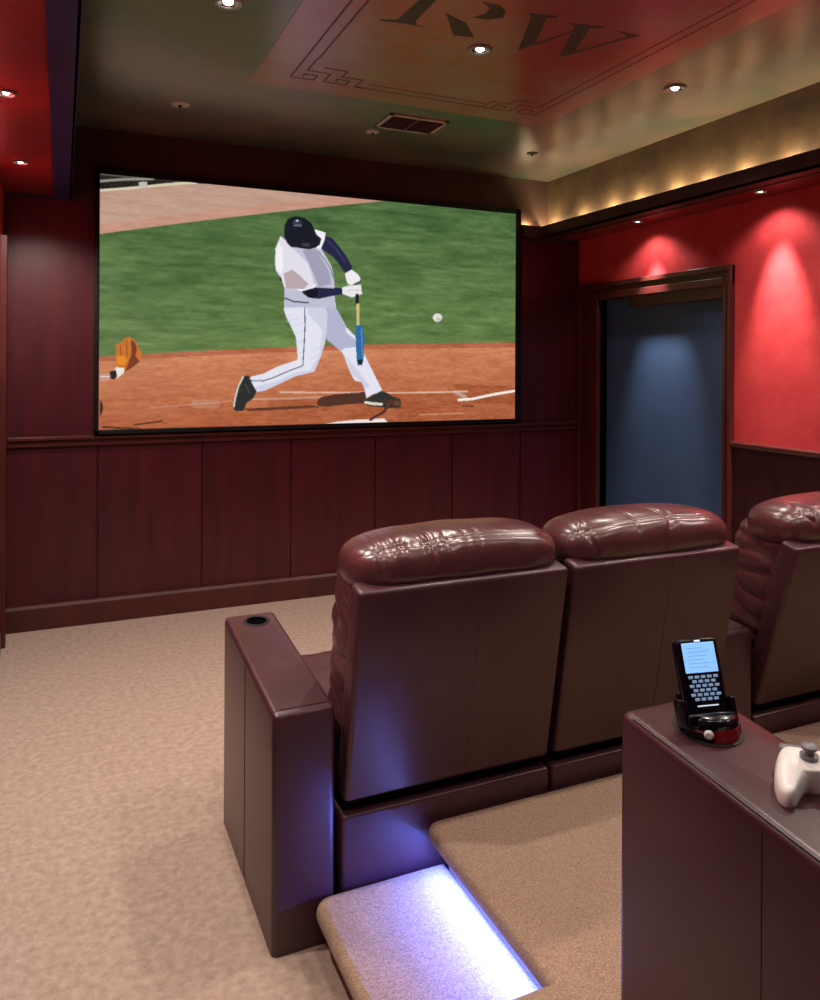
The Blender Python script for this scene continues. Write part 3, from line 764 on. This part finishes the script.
# gloves, bat
p.poly(B_((580, 470), (625, 442), (665, 470), (686, 500), (680, 530), (640, 548), (600, 540), (588, 505)), (238, 236, 238)); p.poly(B_((560, 565), (610, 550), (690, 545), (698, 610), (660, 618), (630, 632), (565, 608)), (232, 230, 232)); p.line(B_((640, 545), (685, 522)), 1.4, (30, 30, 36)); p.line(B_((600, 585), (690, 580)), .8, (190, 188, 196))
p.line(A_((562, 432), (563, 470)), 3.6, (30, 30, 36)); p.line(A_((565, 470), (566, 552)), 2.8, (206, 192, 130)); p.poly(A_((557, 555), (582, 553), (592, 600), (588, 700), (580, 716), (566, 716), (560, 690), (555, 600)), (44, 104, 160)); p.line(A_((580, 570), (584, 680)), 1.2, (84, 140, 190)); p.poly(A_((560, 695), (588, 695), (583, 718), (565, 718)), (26, 40, 60))
# helmet
p.poly(B_((165, 140), (190, 95), (240, 75), (300, 85), (345, 115), (370, 160), (385, 200), (420, 230), (410, 270), (380, 292), (330, 305), (260, 290), (215, 290), (185, 260), (165, 215)), (22, 28, 38)); p.ell(*B_((255, 120))[0], 4.5, 3, (48, 62, 80)); p.ell(*B_((254, 108))[0], 1.2, 1, (200, 210, 220)); p.line(B_((232, 140), (285, 140)), .9, (120, 138, 154)); p.poly(B_((290, 262), (340, 262), (335, 285), (290, 280)), (70, 60, 62))
# ball
p.ell(437.5, 317.6, 4.6, 4.2, (226, 222, 214)); p.ell(438.5, 319.2, 2.6, 1.8, (196, 192, 180))
img = np.clip(p.im, 0, 255)/255
img = np.where(img <= .04045, img/12.92, ((img+.055)/1.055)**2.4)
img = img.reshape(NZP, 2, NXP, 2, 3).mean((1, 3))
me = bpy.data.meshes.new('picture')
gx_, gz_ = np.meshgrid(np.linspace(PX0, PX1, NXP+1), np.linspace(PZ0, PZ1, NZP+1))
o3 = np.array(ORG[sc.name])
co = np.stack([gx_, np.full_like(gx_, YP), gz_], -1).reshape(-1, 3)-o3
idx = np.arange((NXP+1)*(NZP+1)).reshape(NZP+1, NXP+1)
F = np.stack([idx[:-1, :-1], idx[:-1, 1:], idx[1:, 1:], idx[1:, :-1]], -1).reshape(-1, 4)
me.vertices.add(len(co)); me.vertices.foreach_set('co', co.ravel())
me.loops.add(F.size); me.loops.foreach_set('vertex_index', F.ravel().astype(np.int32))
me.polygons.add(len(F)); me.polygons.foreach_set('loop_start', np.arange(0, F.size, 4, dtype=np.int32))
me.update(calc_edges=True)
ca = me.color_attributes.new('picture', 'FLOAT_COLOR', 'CORNER')
cc = np.ones((len(F), 4, 4)); cc[..., :3] = img.reshape(-1, 1, 3)
ca.data.foreach_set('color', cc.ravel())
mp = bpy.data.materials.new('projected_picture'); mp.use_nodes = True; nt = mp.node_tree
b = nt.nodes['Principled BSDF']; b.inputs['Base Color'].default_value = (.02, .02, .02, 1); b.inputs['Roughness'].default_value = .9; b.inputs['Specular IOR Level'].default_value = .05
at_ = nt.nodes.new('ShaderNodeAttribute'); at_.attribute_name = 'picture'
nt.links.new(at_.outputs['Color'], b.inputs['Emission Color']); b.inputs['Emission Strength'].default_value = 1.0
me.materials.append(mp)
po = bpy.data.objects.new('picture', me); COL.objects.link(po); po.parent = sc
po['label'] = 'glowing picture of a batter swinging on an orange dirt field'

# ------------------------------------------------------------------ painted ceiling panel
mu = thing('ceiling_mural', 'faded red panel painted on the ceiling with big dark letters and a fret border', 'mural', (1.62, 2.0, ZC))
MX0, MX1, MY1, MY0 = .805, 2.455, 3.71, .3
bm = one(box, MX0, MX1, MY0, MY1, ZC-.0015, ZC-.0002)
link('painted_field', bm, M['mural'], mu, smooth=False)
bm = bmesh.new(); zl0, zl1 = ZC-.0022, ZC-.0012
def bar(x0, x1, y0, y1): box(bm, min(x0, x1), max(x0, x1), min(y0, y1), max(y0, y1), zl0, zl1)
lw = .009
for (xa, xb) in ((.968, 1.024), (2.312, 2.262)):
    bar(xa-lw/2, xa+lw/2, MY0+.2, 3.44); bar(xb-lw/2, xb+lw/2, MY0+.2, 3.30)
bar(1.28, 2.05, 3.56-lw/2, 3.56+lw/2); bar(1.34, 1.98, 3.505-lw/2, 3.505+lw/2)
# fret (key pattern) in each front corner
for s_, xa in ((1, .968), (-1, 2.312)):
    def K(pts, w=lw):
        for (x1, y1), (x2, y2) in zip(pts, pts[1:]):
            a, b_ = xa+s_*x1, xa+s_*x2
            bar(min(a, b_)-w/2, max(a, b_)+w/2, 3.56-max(y1, y2)-w/2, 3.56-min(y1, y2)+w/2)
    K([(0, .12), (0, 0), (.11, 0), (.11, .06), (.05, .06), (.05, .03)])
    K([(.05, .26), (.05, .11), (.16, .11), (.16, 0), (.27, 0), (.27, .06), (.21, .06), (.21, .03)])
    K([(.11, .17), (.22, .17), (.22, .10), (.32, .10), (.32, 0), (.36, 0)])
link('fret_border', bm, M['mural_line'], mu, smooth=False)
bm = bmesh.new()
def glyph(ox, oy, k, pts):
    P = [at(ox+a/k, oy+b_/k, 'Z', ZC) for a, b_ in pts]
    prism(bm, [(q.x, q.y) for q in P], zl0, zl1)
# initials: R then W, their feet towards the screen wall
glyph(380, 0, 5.857, [(232, -3), (330, -3), (212, 118), (215, 145), (272, 160), (150, 136), (0, 120), (0, 112), (100, 114)])
glyph(380, 0, 5.857, [(385, 72), (440, 100), (505, 132), (552, 217), (430, 205), (398, 110)])
glyph(380, 0, 5.857, [(600, 8), (700, 28), (738, 66), (722, 100), (640, 114), (545, 100), (615, 78), (645, 48)])
glyph(440, 0, 3.727, [(330, 46), (440, 58), (440, 64), (398, 66), (352, 166), (290, 186), (340, 60)])
glyph(440, 0, 3.727, [(480, 82), (610, 98), (610, 104), (560, 103), (494, 200), (440, 213), (504, 95)])
glyph(440, 0, 3.727, [(352, 160), (500, 110), (500, 114), (354, 168)]); glyph(440, 0, 3.727, [(494, 192), (700, 134), (655, 112), (750, 130), (700, 142), (496, 200)])
link('lettering', bm, M['mural_ink'], mu, smooth=False)

# ------------------------------------------------------------------ ceiling vent
vt = thing('ceiling_vent', 'square metal air vent in the ceiling above the screen', 'vent', (1.78, 3.97, ZC))
vx0, vx1, vy0, vy1 = 1.60, 1.95, 3.855, 4.105
bm = bmesh.new(); z0_, z1_ = ZC-.008, ZC
for (a, b_, c_, d_) in ((vx0, vx1, vy0, vy0+.022), (vx0, vx1, vy1-.022, vy1), (vx0, vx0+.022, vy0, vy1), (vx1-.022, vx1, vy0, vy1), (1.768, 1.782, vy0, vy1)): box(bm, a, b_, c_, d_, z0_, z1_, bev=.001, seg=1)
link('frame', bm, M['vent'], vt)
link('backing', one(box, vx0+.02, vx1-.02, vy0+.02, vy1-.02, ZC-.002, ZC-.0005), M['black'], vt)
for k in range(9):
    bm = bmesh.new(); y_ = vy0+.035+k*.0225
    t = bmesh.new(); box(t, vx0+.02, vx1-.02, -.001, .001, -.005, .005); merge(bm, t, Matrix.Translation((0, y_, ZC-.008)) @ Matrix.Rotation(math.radians(40), 4, 'X'))
    link('slat', bm, M['beam'], vt)

# ------------------------------------------------------------------ recessed lamps
def downlight(label, x, y, z, r, group, energy, color, angle, target=None, blend=.6, name='downlight', cat='ceiling light', bulb='bulb'):
    d = thing(name, label, cat, (x, y, z), group)
    link('trim_ring', one(lathe, [(r*.66, .0), (r*.66, -.006), (r*.78, -.010), (r*.95, -.008), (r, -.002), (r, 0)], (x, y, z), 32), M['grey'], d)
    link('reflector', one(lathe, [(r*.68, -.006), (r*.45, -.001), (0, -.001)], (x, y, z), 32), M['chrome'], d)
    link('bulb', one(lathe, [(0, -.009), (r*.22, -.008), (r*.32, -.004), (r*.32, -.001)], (x, y, z), 24), M[bulb], d)
    if energy: lamp('lamp', 'SPOT', (x, y, z-.03), energy, color, d, size=.03, target=target or (x, y, 0), angle=angle, blend=blend)
    return d
WARM = (1, .87, .76)
cl = [(.556, 2.926, 'lit round downlight at the top left of the ceiling, outside the red mural'), (1.616, 2.912, 'lit round downlight set in the painted letters of the ceiling mural'), (2.699, 2.926, 'lit round downlight at the right, between mural and glowing cove')]
for x, y, l in cl: downlight(l, x, y, ZC, .055, 'lit ceiling downlights', 46, WARM, 110)
for x in (.556, 1.616, 2.699):
    downlight('round downlight further back in the ceiling, above the seats', x, 1.65, ZC, .055, 'rear ceiling downlights', 34 if x < 1 else 50, WARM, 120)
    downlight('round downlight further back in the ceiling, above the seats', x, .35, ZC, .055, 'rear ceiling downlights', 12 if x < 1 else 22, WARM, 120)
# unlit fittings nearer the screen
def fitting(label, x, y, r, dark=False):
    d = thing('ceiling_fitting', label, 'ceiling fitting', (x, y, ZC))
    link('plate', one(lathe, [(0, -.009), (r*.5, -.009), (r*.9, -.006), (r, -.001), (r, 0)], (x, y, ZC), 28), M['beam' if dark else 'vent'], d)
    link('nozzle', one(lathe, [(0, -.018), (r*.16, -.018), (r*.20, -.009)], (x, y, ZC), 16), M['black' if not dark else 'gap'], d)
fitting('small unlit pale round ceiling fitting above the left end of the screen', .551, 4.185, .05)
fitting('small round ceiling fitting beside the air vent', 1.63, 4.205, .04)
fitting('dark round ceiling fitting near the right corner of the screen wall', 2.714, 4.206, .036, True)
# soffit lamps that wash the red walls
RW = (1, .80, .74)
for k, (y, l) in enumerate(((4.00, 'small soffit downlight above the doorway'), (3.03, 'small soffit downlight over the red wall right of the doorway'))):
    x = 3.385
    d = downlight(l, x, y, ZS, .035, 'right soffit downlights', 9, RW, 128, target=(x+.10, y, 1.6), blend=.6, name='soffit_light', cat='soffit light')
    lamp('beam', 'SPOT', (x+.01, y, ZS-.03), 170, RW, d, size=.025, target=(x+.17, y, 1.6), angle=43, blend=1)
for y in (2.06, 1.1):
    x = 3.385
    d = downlight('small soffit downlight along the right wall', x, y, ZS, .035, 'right soffit downlights', 30, RW, 136, target=(x+.10, y, 1.6), blend=.30, name='soffit_light', cat='soffit light')
for k, (y, l) in enumerate(((4.05, 'lit soffit downlight in the left red soffit, nearer the screen wall'), (3.03, 'lit soffit downlight in the left red soffit, at the left picture edge'))):
    downlight(l, -.182, y, ZS, .036, 'left soffit downlights', 54, (1, .86, .78), 130, target=(-.06, y+.5, 0), name='soffit_light', cat='soffit light')
for y, en in ((2.06, 72), (1.1, 26)): downlight('small soffit downlight along the left wall', -.182, y, ZS, .036, 'left soffit downlights', en, (1, .88, .78), 100, target=(-.05, y, 0), name='soffit_light', cat='soffit light')

# cove bulbs standing behind the right-hand lip
ys = [4.729, 4.396, 4.078, 3.819, 3.51, 3.272, 3.016, 2.722, 2.43, 2.14, 1.85, 1.55]
words = ['first cove bulb from the screen wall', 'second cove bulb from the screen wall', 'third cove bulb from the screen wall', 'fourth cove bulb from the screen wall', 'fifth cove bulb from the screen wall', 'sixth cove bulb from the screen wall', 'seventh cove bulb from the screen wall', 'eighth cove bulb from the screen wall, nearest the right picture edge']
c0 = None
for k, y in enumerate(ys):
    if c0 is None:
        c0 = thing('cove_bulb', '', 'cove light', (3.228, y, 2.432), 'cove bulbs above the right wall')
        link('socket', one(lathe, [(.012, 0), (.012, .02), (.008, .024), (0, .024)], (3.228, y, 2.432), 16), M['black'], c0)
        link('bulb', one(lathe, [(.006, .024), (.010, .034), (.010, .046), (0, .052)], (3.228, y, 2.432), 16), M['cove_bulb'], c0)
        lamp('glow', 'POINT', (3.204, y, 2.489), 4.2, (1, .78, .46), c0, size=.006)
        c = c0
    else:
        c = copy_tree(c0); c.location = (3.228, y, 2.432)
    c['label'] = 'small warm '+(words[k] if k < 8 else 'cove bulb further back beyond the picture edge')
c = copy_tree(c0); c.location = (3.09, YF-.035, 2.432); c['label'] = 'small warm cove bulb on the screen wall beside the screen corner'

# faint ambient from the house lights
w = bpy.data.worlds.new('world'); scene.world = w; w.use_nodes = True
w.node_tree.nodes['Background'].inputs[0].default_value = (.01, .008, .01, 1)
w.node_tree.nodes['Background'].inputs[1].default_value = .3
